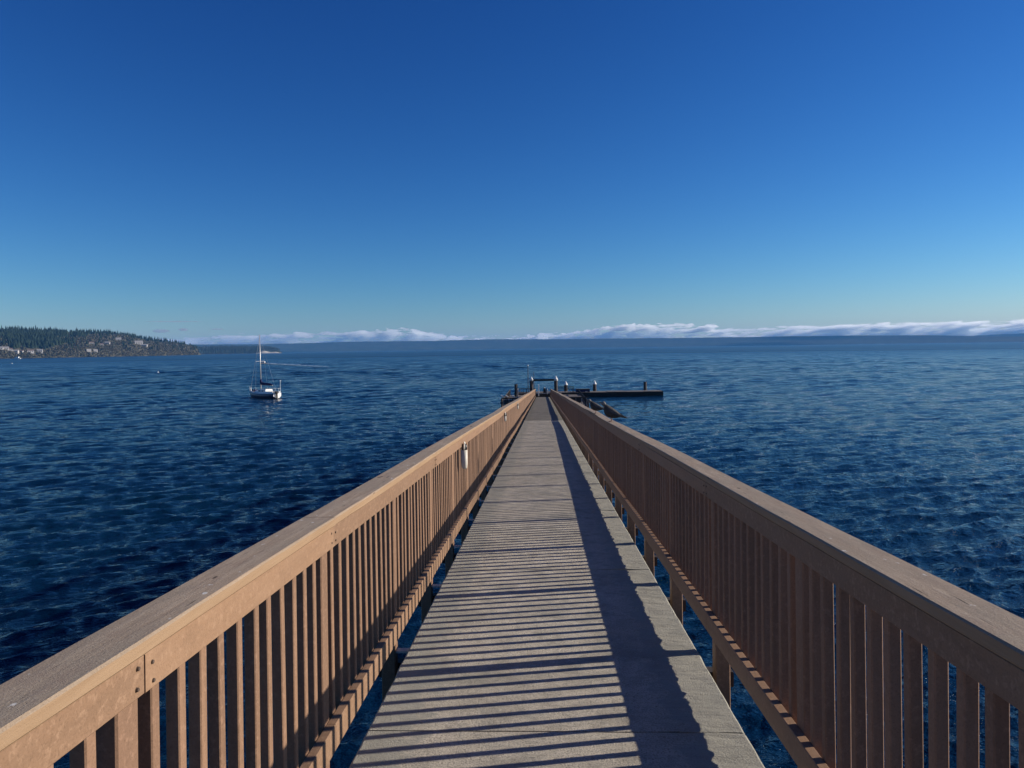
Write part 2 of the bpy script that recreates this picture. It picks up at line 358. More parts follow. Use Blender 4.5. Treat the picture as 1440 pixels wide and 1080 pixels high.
def gull(mtx, label, group, tilt=24, sc=1.0, pale=False, lit=None):
    """bird faces +x in its own frame; feet at the origin"""
    root = empty('gull', matrix=mtx @ Matrix.Scale(sc, 4)); tag(root, label, 'gull', group)
    T = Matrix.Translation((0, 0, .145)) @ Matrix.Rotation(R(-tilt), 4, 'Y')
    mb = MB()                                         # breast, belly, vent as one body with neck and head
    body = [(-.175, .012, .008, .006), (-.15, .008, .026, .018), (-.10, -.004, .048, .040), (-.04, -.012, .064, .058), (.02, -.010, .070, .066), (.07, .0, .063, .062),
            (.105, .018, .047, .048), (.125, .038, .036, .038), (.142, .055, .034, .036), (.165, .062, .033, .034), (.185, .060, .027, .026), (.200, .055, .015, .014), (.205, .053, .006, .006)]
    mb.loft([[tuple(p) for p in r] for r in ringset(body)])
    b = mb.build('gull_body', GM['pale'] if pale else GM['body'], root, True, local=T)
    b.data.materials.append(GM['pale'] if pale else GM['head'])
    for p in b.data.polygons:
        c = T.inverted() @ p.center
        if c.x > .118: p.material_index = 1
    for s in (-1, 1):
        mb = MB(); rings = []
        for (x, z, w, h, yo) in [(.085, .012, .006, .02, .048), (.05, .016, .012, .040, .058), (-.02, .012, .013, .046, .058), (-.09, .012, .011, .034, .043), (-.15, .014, .008, .020, .026), (-.20, .016, .006, .010, .014)]:
            rings.append([(x, s*(yo+w*math.cos(2*PI*k/10)), z+h*math.sin(2*PI*k/10)) for k in range(10)])
        mb.loft(rings); w_ = mb.build('wing', GM['wing'], root, True, local=T)
        mb = MB(); mb.loft([[(x, s*(yo+.006*math.cos(2*PI*k/8)), z+h*math.sin(2*PI*k/8)) for k in range(8)] for (x, z, h, yo) in [(-.13, .024, .014, .028), (-.19, .026, .011, .016), (-.24, .028, .007, .004), (-.265, .029, .002, -.002)]])
        mb.build('primaries', GM['dark'], w_, True, local=T)
        mb = MB(); mb.tube([T @ Vector((-.01, s*.024, -.055)), (.006, s*.024, .075), (-.004, s*.024, .045), (.002, s*.024, .004)], [.014, .006, .0045, .005], 8)
        for a in (-28, 0, 28): mb.tube([(0, s*.024, .006), (.038*math.cos(R(a)), s*.024+.038*math.sin(R(a)), .003)], [.004, .0025], 5)
        mb.add([(0, s*.024, .005), (.034*math.cos(R(-28)), s*.024+.034*math.sin(R(-28)), .003), (.037, s*.024, .003), (.034*math.cos(R(28)), s*.024+.034*math.sin(R(28)), .003)], [(0, 1, 2, 3)])
        mb.build('leg', GM['leg'], root, True)
        mb = MB(); e = Vector((.178, s*.0275, .068)); mb.tube([e+Vector((0, -s*.004, 0)), e+Vector((0, s*.002, 0))], [.0045, .003], 8); mb.build('eye', M['black'], root, True, local=T)
    mb = MB(); mb.tube([(.195, 0, .057), (.222, 0, .053), (.236, 0, .050), (.243, 0, .043)], [.010, .008, .006, .0015], 8); mb.build('bill', GM['bill'], root, True, local=T)
    mb = MB(); mb.loft([[(-.14, .026*a, .010+.005*c) for a, c in ((-1, -1), (1, -1), (1, 1), (-1, 1))], [(-.225, .036*a, .014+.002*c) for a, c in ((-1, -1), (1, -1), (1, 1), (-1, 1))]])
    mb.build('tail', GM['dark'], root, False, local=T)
    return root
def perch(x, yy, heading, z=1.05):
    d = wob(1, yy) if x > 0 else wob(-1, yy)
    w = PIER @ Vector((x+d[0], yy, z+d[1]+.0005)); return Matrix.Translation(w) @ Matrix.Rotation(R(heading), 4, 'Z')
gull(perch(.985, 11.2, 168), 'mottled grey-brown gull standing nearer the camera on the right pier railing', 'gulls standing on the right railing', 27, .98)
gull(perch(.955, 14.2, 172), 'darker gull standing behind the nearer one on the right pier railing', 'gulls standing on the right railing', 22, .92)

# ------------------------------------------------------------------ landing floats at the far end
def wbox(name, m, x0, x1, y0, y1, z0, z1, parent=None, ch=0.01):
    mb = MB(); mb.box(x0, x1, y0, y1, z0, z1, ch); return mb.build(name, m, parent)
XR = 0.035
fl = empty('float', (0, 105, 0)); tag(fl, 'long low dark mooring float stretching right from the end of the pier', 'float')
for i in range(8):                                    # eight deck sections with small steps between them
    a = -3.6+i*2.5; mb = MB(); z = .56+random.uniform(-.03, .03); mb.box(a+.02, a+2.48, -1.5, 1.5, z, z+.06, .01); mb.build('float_deck', M['float_wood'], fl)
mb = MB(); mb.box(-3.6, 16.4, -1.56, -1.50, -.2, .60); mb.box(-3.6, 16.4, 1.50, 1.56, -.2, .60); mb.box(-3.66, -3.6, -1.56, 1.56, -.2, .6); mb.box(16.4, 16.46, -1.56, 1.56, -.2, .66); mb.build('float_skirt', M['dark_wood'], fl)
mb = MB()
for a in np.arange(-3.2, 16.2, 1.25): mb.box(a, a+.12, -1.62, -1.56, -.1, .52)
mb.build('rub_strip', M['dark_wood'], fl)
for a in (6.0, 9.8, 14.6):
    mb = MB(); mb.tube([(a-.18, -1.2, .70), (a+.18, -1.2, .70)], .03, 8); mb.tube([(a-.06, -1.2, .6), (a-.06, -1.2, .70)], .02, 6); mb.tube([(a+.06, -1.2, .6), (a+.06, -1.2, .70)], .02, 6); mb.build('cleat', M['steel'], fl)

ld = empty('landing_float', (0, 90, 0)); tag(ld, 'dark timber landing float around the foot of the pier with a balustrade', 'float')
for a, b in ((-4.5, -1.35), (1.45, 5.0)):
    wbox('float_deck', M['float_wood'], a, b, -8.9, 13.4, .30, .36, ld); wbox('float_skirt', M['dark_wood'], a, b, -8.9, 13.4, -.3, .297, ld, 0)

def fence(label, pts, ztop, zbot, n_per, group='dark balustrades of the landing float'):
    root = empty('fence', (pts[0][0], pts[0][1], 0)); tag(root, label, 'fence', group); L = root.location.copy()
    for (ax, ay), (bx, by) in zip(pts[:-1], pts[1:]):
        A = Vector((ax, ay, 0))-L; B = Vector((bx, by, 0))-L; l = (B-A).length
        mb = MB(); mb.tube([A+Vector((0, 0, ztop-.03)), B+Vector((0, 0, ztop-.03))], .055, 4); mb.build('top_rail', M['dark_wood'], root)
        mb = MB(); mb.tube([A+Vector((0, 0, zbot+.12)), B+Vector((0, 0, zbot+.12))], .05, 4); mb.build('bottom_rail', M['dark_wood'], root)
        n = max(1, round(l*n_per))
        for i in range(n+1):
            p = A.lerp(B, i/n); post = i % 3 == 0
            mb = MB(); mb.upright(p.x, p.y, zbot, ztop-.06, *(.11, .11) if post else (.05, .05), .004); mb.build('post' if post else 'baluster', M['grey_wood'] if (i % 3 == 1) else M['dark_wood'], root)
fence('dark balustrade across the landing float left of the pier', [(-4.45, 81.2), (-1.6, 81.2)], 1.42, .12, 5)
fence('dark balustrade running back along the outer left side of the landing float', [(-4.45, 81.4), (-4.45, 103.2)], 1.15, .30, 1.1)
fence('dark balustrade across the landing float right of the pier', [(1.6, 81.2), (4.95, 81.2)], 1.42, .12, 5)
fence('dark balustrade running back along the outer right side of the landing float', [(4.95, 81.4), (4.95, 103.2)], 1.0, .30, 1.1)

def gpile(px, top_py, Y, r, cone, label, base=-3.5, lean=0):
    p = at(px, top_py, Y); t = empty('mooring_pile', (p.x, Y, 0)); tag(t, label, 'pile', 'mooring piles at the end of the pier')
    zt = p.z-(.50 if cone else 0)
    mb = MB(); mb.tube([(lean, 0, base), (0, 0, zt)], [r*1.08, r], 16); mb.build('pile_shaft', M['pile'], t, True)
    if cone:
        mb = MB(); mb.tube([(0, 0, zt-.05), (0, 0, zt), (0, 0, p.z)], [r*1.14, r*1.14, .01], 16); mb.build('cone_cap', M['pilecap'], t)
    mb = MB(); mb.tube([(0, 0, .75), (0, 0, .85)], [r*1.35, r*1.25], 16); mb.build('collar', M['dark_wood'], t)
    return p
pa = gpile(747.3, 529.5, 100.6, .235, True, 'white-capped pile at the left leg of the crossbeam')
pb = gpile(781.6, 528.2, 100.6, .235, True, 'white-capped pile at the right leg of the crossbeam')
gpile(795.6, 535.8, 107.0, .235, True, 'white-capped pile just right of the crossbeam frame')
gpile(836.2, 534.8, 106.9, .24, True, 'white-capped pile standing alone midway along the float')
gpile(907.2, 537.0, 106.9, .22, False, 'flat-topped pile near the right end of the float')
gpile(725.6, 540.2, 100.0, .21, False, 'flat-topped dark pile left of the pier')
t = empty('crossbeam', (pa.x, 100.6, 2.5)); tag(t, 'dark steel crossbeam joining two white-capped piles above the end of the pier', 'crossbeam')
w = pb.x-pa.x; mb = MB(); mb.box(.2, w-.2, -.1, .1, -.13, .13, .01); mb.build('beam', M['black'], t)
mb = MB(); mb.box(w/2-.18, w/2+.18, -.11, .11, -.14, .13, .01); mb.build('winch_box', M['black'], t)
for q in (.0, w): mb = MB(); mb.tube([(q, 0, -.11), (q, 0, .11)], .285, 16); mb.build('clamp', M['steel'], t)

def pole(px, top_py, Y, r, base, label, m='dark_wood', tip=True):
    p = at(px, top_py, Y); t = empty('light_pole', (p.x, Y, base)); tag(t, label, 'pole')
    mb = MB(); mb.tube([(0, 0, 0), (0, 0, p.z-base-.15)], [r, r*.7], 8); mb.build('pole', M[m], t, True)
    if tip: mb = MB(); mb.tube([(0, 0, p.z-base-.15), (0, 0, p.z-base)], [r*1.9, r*1.2], 10); mb.build('lamp', M['white'], t, True)
pole(742.3, 513, 101.5, .05, .6, 'tall thin dark pole with a white tip left of the crossbeam')
pole(750.6, 521, 103.4, .045, .6, 'shorter thin pole beside the left leg of the crossbeam', tip=False)
def vpost(px, top, bot, Y, w_, m, label, cat='post', name='post'):
    p = at(px, top, Y); q = at(px, bot, Y); t = empty(name+'_marker' if name == 'post' else name, (p.x, Y, q.z)); tag(t, label, cat)
    h = p.z-q.z; mb = MB(); mb.upright(0, 0, 0, h-.05, w_, w_, .01); mb.build('shaft', M[m], t)
    mb = MB(); mb.tube([(0, 0, h-.05), (0, 0, h)], [w_*.62, w_*.35], 12); mb.build('cap', M['white'], t)
vpost(757.3, 541, 557, 98.15, .12, 'white', 'white post at the far end of the left railing')
vpost(727.9, 546.8, 560, 98, .15, 'grey_wood', 'short pale post beside the flat-topped pile')
vpost(769.7, 547, 555.5, 100, .11, 'cream', 'short cream post at the end gate of the pier')
t = empty('service_pedestal', (at(765.8, 550, 99.2).x, 99.2, .56)); tag(t, 'dark service pedestal with a small white cap at the end of the pier', 'pedestal')
mb = MB(); mb.upright(-.02, 0, 0, .92, .30, .26, .03); mb.build('cabinet', M['black'], t); mb = MB(); mb.upright(-.0, 0, .92, 1.06, .12, .12, .02); mb.build('cap', M['white'], t)
mb = MB(); mb.box(.14, .26, -.1, .1, .1, .8, .02); mb.build('side_box', M['dark_wood'], t)
t = empty('end_gate', (0, 98.6, .5)); tag(t, 'low dark gate with a pale top bar closing the end of the pier', 'gate')
mb = MB(); mb.box(-.85, .92, -.03, .03, .30, .38, .005); mb.build('top_bar', M['steel'], t); mb = MB(); mb.box(-.85, .92, -.025, .025, -.05, .22, .005); mb.build('kick_board', M['dark_wood'], t)
for q in (-.88, .95): mb = MB(); mb.upright(q, 0, -.1, .5, .07, .07, .005); mb.build('gate_post', M['dark_wood'], t)
t = empty('float_railing', (1.9, 104.2, .6)); tag(t, 'two-bar dark railing on the float behind the right railing of the pier', 'railing')
for z in (.42, .70): mb = MB(); mb.box(0, 2.4, -.04, .04, z, z+.12, .01); mb.build('bar', M['dark_wood'], t)
for q in (.1, 1.2, 2.3): mb = MB(); mb.upright(q, .08, -.02, .8, .08, .08, .005); mb.build('post', M['dark_wood'], t)
t = empty('dock_box', (4.6, 104.6, .62)); tag(t, 'low dark dock box on the float beyond the right balustrade', 'box')
mb = MB(); mb.box(0, 1.9, -.5, .5, 0, .36, .02); mb.build('chest', M['navy'], t); mb = MB(); mb.box(-.04, 1.94, -.54, .54, .363, .42, .02); mb.build('lid', M['dark_wood'], t)
fence('short dark balustrade on the far float just left of the pier end', [(-3.5, 103.7), (-1.0, 103.7)], 1.22, .6, 2.4)
def dinghy(x, y, h, lab):
    t = empty('dinghy', (x, y, .36), h); tag(t, lab, 'dinghy', 'upturned dinghies on the landing float')
    mb = MB(); mb.loft([[(xx, b*math.cos(PI*k/8), .12+hh*math.sin(PI*k/8)) for k in range(9)] for xx, b, hh in ((-1.35, .52, .38), (-.5, .66, .52), (.4, .62, .54), (1.0, .40, .46), (1.4, .05, .22))]); mb.build('hull', M['hullgreen'], t, True)
    for s_ in (-1, 1): mb = MB(); mb.tube([(-1.35, s_*.54, .12), (-.5, s_*.68, .12), (.4, s_*.64, .12), (1.0, s_*.42, .12), (1.42, s_*.04, .12)], .04, 6); mb.build('gunwale', M['cream'], t)
    mb = MB(); mb.tube([(-1.3, 0, .5), (-.5, 0, .66), (.4, 0, .68), (1.0, 0, .6), (1.42, 0, .34)], .03, 6); mb.build('keel', M['cream'], t)
M['hullgreen'] = simple('dark_green_hull', (.025, .04, .035), .5)
dinghy(-3.6, 84.6, R(150), 'dark upturned dinghy with pale gunwales at the front left of the landing float')
dinghy(-2.5, 88.2, R(165), 'dark upturned dinghy behind the first one on the left of the landing float')
t = empty('storage_box', (2.3, 88.5, .362)); tag(t, 'long dark storage box on the landing float right of the pier', 'box')
mb = MB(); mb.box(0, 2.2, -.45, .45, 0, .62, .02); mb.build('chest', M['dark_wood'], t); mb = MB(); mb.box(-.05, 2.25, -.5, .5, .623, .69, .02); mb.build('lid', M['float_wood'], t)
def fgull(px, Y, z, head, lab): 
    p = at(px, 555, Y); gull(Matrix.Translation((p.x, Y, z)) @ Matrix.Rotation(R(head), 4, 'Z'), lab, 'gulls perched on the landing float balustrade', 12, 1.12, True)
fgull(706.5, 81.2, 1.427, 150, 'pale gull at the left corner of the landing float balustrade')
fgull(713.5, 81.2, 1.427, 200, 'pale gull second from the left corner of the landing float balustrade')
fgull(722.6, 81.2, 1.427, 165, 'pale gull nearest the pier on the left balustrade')

# ------------------------------------------------------------------ sailboat at anchor
wp = on_water(372, 559.4)
def sailboat(loc, heading):
    t = empty('sailboat', loc, heading); tag(t, 'small dark-hulled sailboat at anchor with bare mast and navy sail cover', 'sailboat')
    L = 6.3; st = []
    def sect(x, beam, free, draft, m=9):
        pts = []
        for k in range(m):
            a = PI*k/(m-1); c = math.cos(a); s_ = math.sin(a)
            yy = beam*math.copysign(abs(c)**.62, c); zz = free-(free+draft)*s_**.8
            pts.append((x, yy, zz))
        return pts
    xs = [(-2.9, .72, .78, .02), (-2.2, .95, .76, .22), (-1.0, 1.12, .74, .34), (.3, 1.12, .76, .36), (1.5, .86, .82, .30), (2.5, .45, .90, .18), (3.1, .16, .97, .05), (3.4, .02, 1.0, -.5)]
    mb = MB(); mb.loft([sect(*q) for q in xs]); h = mb.build('hull', M['hullblue'], t, True)
    mb = MB(); mb.loft([[(x, b*1.012*math.copysign(1, c), z) for c, z in ((1, f-.10), (1, f-.0), (-1, f-.0), (-1, f-.10))] for x, b, f, d in xs[:-1]]); mb.build('sheer_strake', M['white'], t)
    mb = MB(); mb.loft([[(x, b*.93, f+.005), (x, b*.93, f+.03), (x, -b*.93, f+.03), (x, -b*.93, f+.005)] for x, b, f, d in xs[:-1]]); mb.build('side_deck', M['white'], t)
    mb = MB(); mb.loft([[(-2.915-.0, .70*c, z) for c, z in ((-1, .74), (-.96, .3), (-.5, .08), (.5, .08), (.96, .3), (1, .74))], [(-2.96, .70*c, z) for c, z in ((-1, .76), (-.96, .3), (-.5, .06), (.5, .06), (.96, .3), (1, .76))]]); mb.build('transom', M['white'], t)
    mb = MB(); mb.loft([[(x, -w_, .76), (x, -w_*.82, zt_), (x, w_*.82, zt_), (x, w_, .76)] for x, w_, zt_ in ((-1.1, .72, 1.30), (-.9, .74, 1.34), (.6, .66, 1.24), (1.6, .40, 1.0), (1.9, .3, .84))]); cb = mb.build('cabin', M['white'], t)
    for s in (-1, 1):
        for xq in (-.5, .25): mb = MB(); mb.box(xq-.22, xq+.22, min(s*.66, s*.70), max(s*.66, s*.70), .98, 1.12, .01); mb.build('window', M['glass'], cb)
    mb = MB(); mb.box(-2.5, -1.15, -.45, .45, .80, .86); mb.build('cockpit_sole', M['dark_wood'], t)
    for s in (-1, 1): mb = MB(); mb.box(-2.75, -1.15, s*.62-.1, s*.62+.1, .78, 1.0, .02); mb.build('coaming', M['white'], t)
    mb = MB(); mb.loft([[(1.95, .32*math.cos(2*PI*k/10), .98+.16*math.sin(2*PI*k/10)) for k in range(10)], [(2.6, .26*math.cos(2*PI*k/10), 1.08+.14*math.sin(2*PI*k/10)) for k in range(10)]]); mb.build('sail_bag', M['navy'], t, True)
    mb = MB(); mb.tube([(.75, 0, .8), (.75, 0, 9.35)], [.085, .06], 10); ms = mb.build('mast', M['alu'], t, True)
    mb = MB(); mb.tube([(.75, -.75, 5.4), (.75, .75, 5.4)], .03, 6); mb.build('spreader', M['alu'], ms)
    mb = MB(); mb.tube([(.62, 0, 1.95), (-2.0, 0, 1.85)], .05, 8); mb.build('boom', M['alu'], t)
    mb = MB(); mb.tube([(.75, 0, 2.75), (.70, 0, 2.3), (.45, 0, 2.08), (-.6, 0, 2.03), (-1.6, 0, 1.98), (-1.95, 0, 1.93)], [.12, .2, .24, .20, .15, .07], 10); mb.build('sail_cover', M['navy'], t, True)
    for nm, a, b in (('forestay', (3.3, 0, 1.0), (.78, 0, 9.0)), ('backstay', (-2.9, 0, .8), (.72, 0, 9.2)), ('shroud', (.6, -1.08, .8), (.75, -.75, 5.4)), ('shroud', (.6, 1.08, .8), (.75, .75, 5.4)), ('shroud', (.75, -.75, 5.4), (.75, 0, 9)), ('shroud', (.75, .75, 5.4), (.75, 0, 9))):
        mb = MB(); mb.tube([a, b], 0.006 if nm != 'forestay' else .014, 5); mb.build(nm, M['alu'], t)
    mb = MB(); mb.tube([(2.5, -.42, .95), (2.6, -.42, 1.5), (3.5, 0, 1.62), (2.6, .42, 1.5), (2.5, .42, .95)], .022, 6); mb.tube([(3.45, 0, 1.0), (3.5, 0, 1.62)], .02, 6); mb.build('pulpit', M['alu'], t)
    mb = MB(); mb.tube([(-2.2, -.85, .8), (-2.25, -.85, 1.42), (-2.95, -.62, 1.42), (-2.95, .62, 1.42), (-2.25, .85, 1.42), (-2.2, .85, .8)], .022, 6); mb.build('stern_rail', M['alu'], t)
    mb = MB(); mb.tube([(-2.9, -.6, .8), (-2.95, -.6, 2.5)], .025, 6); mb.tube([(-2.95, -.6, 2.5), (-2.95, -.6, 2.6)], [.12, .10], 8); mb.build('antenna', M['white'], t)
    mb = MB(); mb.upright(-3.12, .25, .0, .75, .16, .18, .04); mb.box(-3.3, -2.98, .1, .4, .70, 1.05, .05); mb.build('outboard_motor', M['black'], t)
    mb = MB(); mb.box(-3.1, -2.97, -.03, .03, -.3, .85, .01); mb.build('rudder', M['white'], t)
    for s in (-1, 1):
        mb = MB()
        for xq in (-1.2, .2, 1.4): b_ = np.interp(xq, [q[0] for q in xs], [q[1] for q in xs]); mb.tube([(xq, s*b_*.95, .8), (xq, s*b_*.95, 1.4)], .015, 5)
        mb.tube([(-2.2, s*.87, 1.4), (-1.2, s*1.03, 1.4), (.2, s*1.06, 1.4), (1.4, s*.85, 1.4), (2.55, s*.42, 1.48)], .005, 5); mb.build('lifeline', M['alu'], t)
vw = Vector((wp.x, wp.y)).normalized(); away = math.atan2(vw.y, vw.x)
sailboat((wp.x, wp.y, 0), away+R(37))

# skiff under way with its wake, far boats and buoys
def foam_mat():
    m, nt, b = mat('wake_foam', .7, .2); f = nz(nt, pos(nt, (.25, .25, 1)), 1.2, 6, .7)
    b.inputs['Base Color'].default_value = (.72, .76, .78, 1); tr = nt.nodes.new('ShaderNodeBsdfTransparent'); mx = nt.nodes.new('ShaderNodeMixShader')
    nt.links.new(ramp(nt, f, [(.42, g3(0)), (.62, g3(.55))]), mx.inputs[0]); nt.links.new(tr.outputs[0], mx.inputs[1]); nt.links.new(b.outputs[0], mx.inputs[2])
    nt.links.new(mx.outputs[0], nt.nodes['Material Output'].inputs[0]); return m
M['foam'] = foam_mat()
sk = on_water(371, 511.6)
def motorboat(loc, h, label, sc=1.0, hullm='white', cabin=True, person=False):
    t = empty('motorboat', loc, h); t.scale = (sc, sc, sc); tag(t, label, 'motorboat')
    mb = MB(); mb.loft([[(x, b, f), (x, b*.8, .0), (x, 0, -.25), (x, -b*.8, .0), (x, -b, f)] for x, b, f in ((-2.4, .95, .75), (0, 1.05, .85), (1.5, .8, .98), (2.4, .35, 1.12), (2.8, .04, 1.2))]); mb.build('hull', M[hullm], t)
    if cabin:
        mb = MB(); mb.loft([[(x, -w_, .8), (x+.1*i, -w_*.85, zt_), (x+.1*i, w_*.85, zt_), (x, w_, .8)] for i, (x, w_, zt_) in enumerate(((-.9, .7, 1.8), (.5, .7, 1.85), (1.0, .6, 1.5), (1.3, .5, 1.1)))]); cb = mb.build('cabin', M['white'], t)
        mb = MB(); mb.box(-.7, .6, -.72, .72, 1.3, 1.6, .02); mb.build('window', M['glass'], cb)
    mb = MB(); mb.box(-2.8, -2.42, -.18, .18, .2, 1.15, .06); mb.build('outboard_motor', M['black'], t)
    return t
motorboat((sk.x, sk.y, .05), R(172), 'tiny dark skiff speeding left with a pale wake beyond the sailboat', .75, 'hullblue', True)
mb = MB(); Lw = []; 
for i in range(61):
    u = i/60; x = -3+u*-0; 
    d = u; w_ = 2.2*(1-u)**.4+.8+1.0*noise.noise((i*.4, 0, 0)); Lw.append((d, w_))
we = on_water(468, 517.2); sdir = Vector((we.x-sk.x, we.y-sk.y, 0)); wl = sdir.length; sdir.normalize(); nrm = Vector((-sdir.y, sdir.x, 0)); vs = []; fs = []
for i, (d, w_) in enumerate(Lw):
    c = Vector((sk.x-1.0, sk.y, .42))+sdir*(d*wl-4); vs += [c+nrm*w_, c+Vector((0, 0, .12*math.sin(i)))+nrm*w_*.3, c-nrm*w_]
    if i: a = 3*i; fs += [(a-3, a, a+1, a-2), (a-2, a+1, a+2, a-1)]
mb.add(vs, fs); o = mb.build('wake', M['foam']); tag(o, 'thin white wake trailing to the right behind the skiff', 'wake', kind='stuff')
p = on_water(25, 504.6); motorboat((p.x, p.y, 0), R(185), 'white motorboat moored close to the far wooded shore', 2.6, 'white', True)
def buoy(px, py, label, sc):
    p = on_water(px, py); t = empty('buoy', (p.x, p.y, 0)); t.scale = (sc,)*3; tag(t, label, 'buoy', 'white buoys floating on the open water')
    mb = MB(); mb.tube([(0, 0, -.3), (0, 0, -.1), (0, 0, .15), (0, 0, .35), (0, 0, .45)], [.1, .33, .36, .2, .05], 12); mb.build('float_ball', M['white'], t, True)
    mb = MB(); mb.tube([(0, 0, .4), (0, 0, .75)], .05, 8); mb.build('ring_stem', M['steel'], t)
buoy(222.5, 524.5, 'white buoy floating left of the sailboat', 1.0)
buoy(17, 511.5, 'white buoy far out near the left edge of the picture', 1.3)

# ------------------------------------------------------------------ wooded shores
def bearing(px): v = ray(px, 540); return math.atan2(v.x, v.y)          # clockwise from +y
def fbm(x, y, s, o=4):
    return sum(noise.noise((x/s*2**i, y/s*2**i, 3.7*i))/2**i for i in range(o))
class Hill:
    """terrain strip laid along a shoreline given as (pixel column, shore distance, ridge height, ridge distance behind the shore)"""
    def __init__(s, rows, bluff=0.35):
        s.b = [bearing(r[0]) for r in rows]; s.d = [r[1] for r in rows]; s.h = [r[2] for r in rows]; s.w = [r[3] for r in rows]; s.bluff = bluff
    def at(s, be, v):
        """v: 0 at the shore, 1 at the ridge, up to 1.6 behind"""
        d = np.interp(be, s.b, s.d); h = np.interp(be, s.b, s.h); w = np.interp(be, s.b, s.w)
        dist = d+w*v; x, y = math.sin(be)*dist, math.cos(be)*dist
        prof = (v/1.0)**s.bluff if v <= 1 else 1-.25*(v-1)
        rough = (fbm(x, y, 260)*.16+fbm(x, y, 70, 3)*.05)*h*min(1, v*4)
        z = max(-1, h*prof+rough) if v > 0 else -2
        return Vector((x, y, z))
    def mesh(s, name, m, nb, nv, vmax=1.6):
        mb = MB(); vs = []; fs = []
        for i in range(nb+1):
            be = s.b[0]+(s.b[-1]-s.b[0])*i/nb
            for j in range(nv+1): vs.append(s.at(be, -.002+(vmax+.002)*(j/nv)**2.6))
        for i in range(nb):
            for j in range(nv): a = i*(nv+1)+j; fs.append((a, a+1, a+nv+2, a+nv+1))
        mb.add(vs, fs); o = mb.build(name, m, None, True); tag(o, kind='structure'); return o
def ground_mat():
    m, nt, b = mat('brushy_slope', .9, .1); f = nz(nt, pos(nt), .02, 6, .7); nt.links.new(ramp(nt, f, [(.3, (.035, .038, .024)), (.5, (.07, .064, .042)), (.7, (.12, .105, .072))]), b.inputs['Base Color']); return m
M['slope'] = ground_mat()
def veg_mat(name, cols, sc):
    m, nt, b = mat(name, .9, .1); f = nz(nt, pos(nt), sc, 5, .75); f2 = nz(nt, pos(nt), sc*9, 3, .7)
    c = ramp(nt, f, [(.3, cols[0]), (.5, cols[1]), (.7, cols[2])]); c = mix(nt, ramp(nt, f2, [(.35, g3(.5)), (.55, g3(0))]), c, tuple(x*.5 for x in cols[0]))
    nt.links.new(c, b.inputs['Base Color']); return m
M['conifer'] = veg_mat('dark_conifer_foliage', ((.012, .022, .014), (.024, .038, .022), (.045, .06, .032)), .02)
M['bare'] = veg_mat('bare_deciduous_twigs', ((.060, .056, .038), (.135, .124, .082), (.25, .225, .155)), .03)
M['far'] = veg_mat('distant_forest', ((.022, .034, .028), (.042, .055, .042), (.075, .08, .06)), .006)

H1 = Hill([(-420, 2150, 96, 560), (-150, 2250, 92, 560), (0, 2420, 84, 560), (60, 2500, 82, 560), (150, 2620, 80, 560), (185, 2720, 68, 540), (212, 2800, 55, 500), (240, 2920, 46, 430), (262, 3020, 35, 340), (276, 3120, 22, 230), (284, 3200, 3, 130)])
hill1 = H1.mesh('hill', M['slope'], 300, 30)
H2 = Hill([(225, 4700, 40, 500), (300, 4750, 36, 500), (370, 4800, 34, 420), (388, 4850, 24, 300), (398, 4900, 4, 160)], .25)
hill2 = H2.mesh('headland', M['slope'], 60, 12)

def conifer(mb, p, h, r):
    n = 7; tiers = random.choice((3, 4)); o = Vector(p); tw = random.uniform(0, 6)
    for t_ in range(tiers):
        z0 = h*(.10+.72*t_/tiers); z1 = h*min(1, (.10+.72*t_/tiers)+.52-.04*t_); rr = r*(1-.78*t_/tiers)
        base = [(o.x+rr*random.uniform(.65, 1.2)*math.cos(tw+2*PI*k/n), o.y+rr*random.uniform(.65, 1.2)*math.sin(tw+2*PI*k/n), o.z+z0+random.uniform(-.04, .04)*h) for k in range(n)]
        mb.add(base+[(o.x, o.y, o.z+z1)], [(k, (k+1) % n, n) for k in range(n)])
def bushy(mb, p, h, r, n=26):
    o = Vector(p)
    for _ in range(n):
        u = Vector((random.gauss(0, 1), random.gauss(0, 1), random.gauss(0, 1))).normalized()*random.uniform(.35, 1)
        c = o+Vector((u.x*r, u.y*r, h*.55+u.z*h*.48)); s_ = r*random.uniform(.22, .5)
        a = Vector((random.gauss(0, 1), random.gauss(0, 1), random.gauss(0, 1))).normalized()*s_; b = a.cross(Vector((random.gauss(0, 1), random.gauss(0, 1), 1))).normalized()*s_*.8
        mb.add([c-a-b*.6, c+a-b*.4, c+b], [(0, 1, 2)])

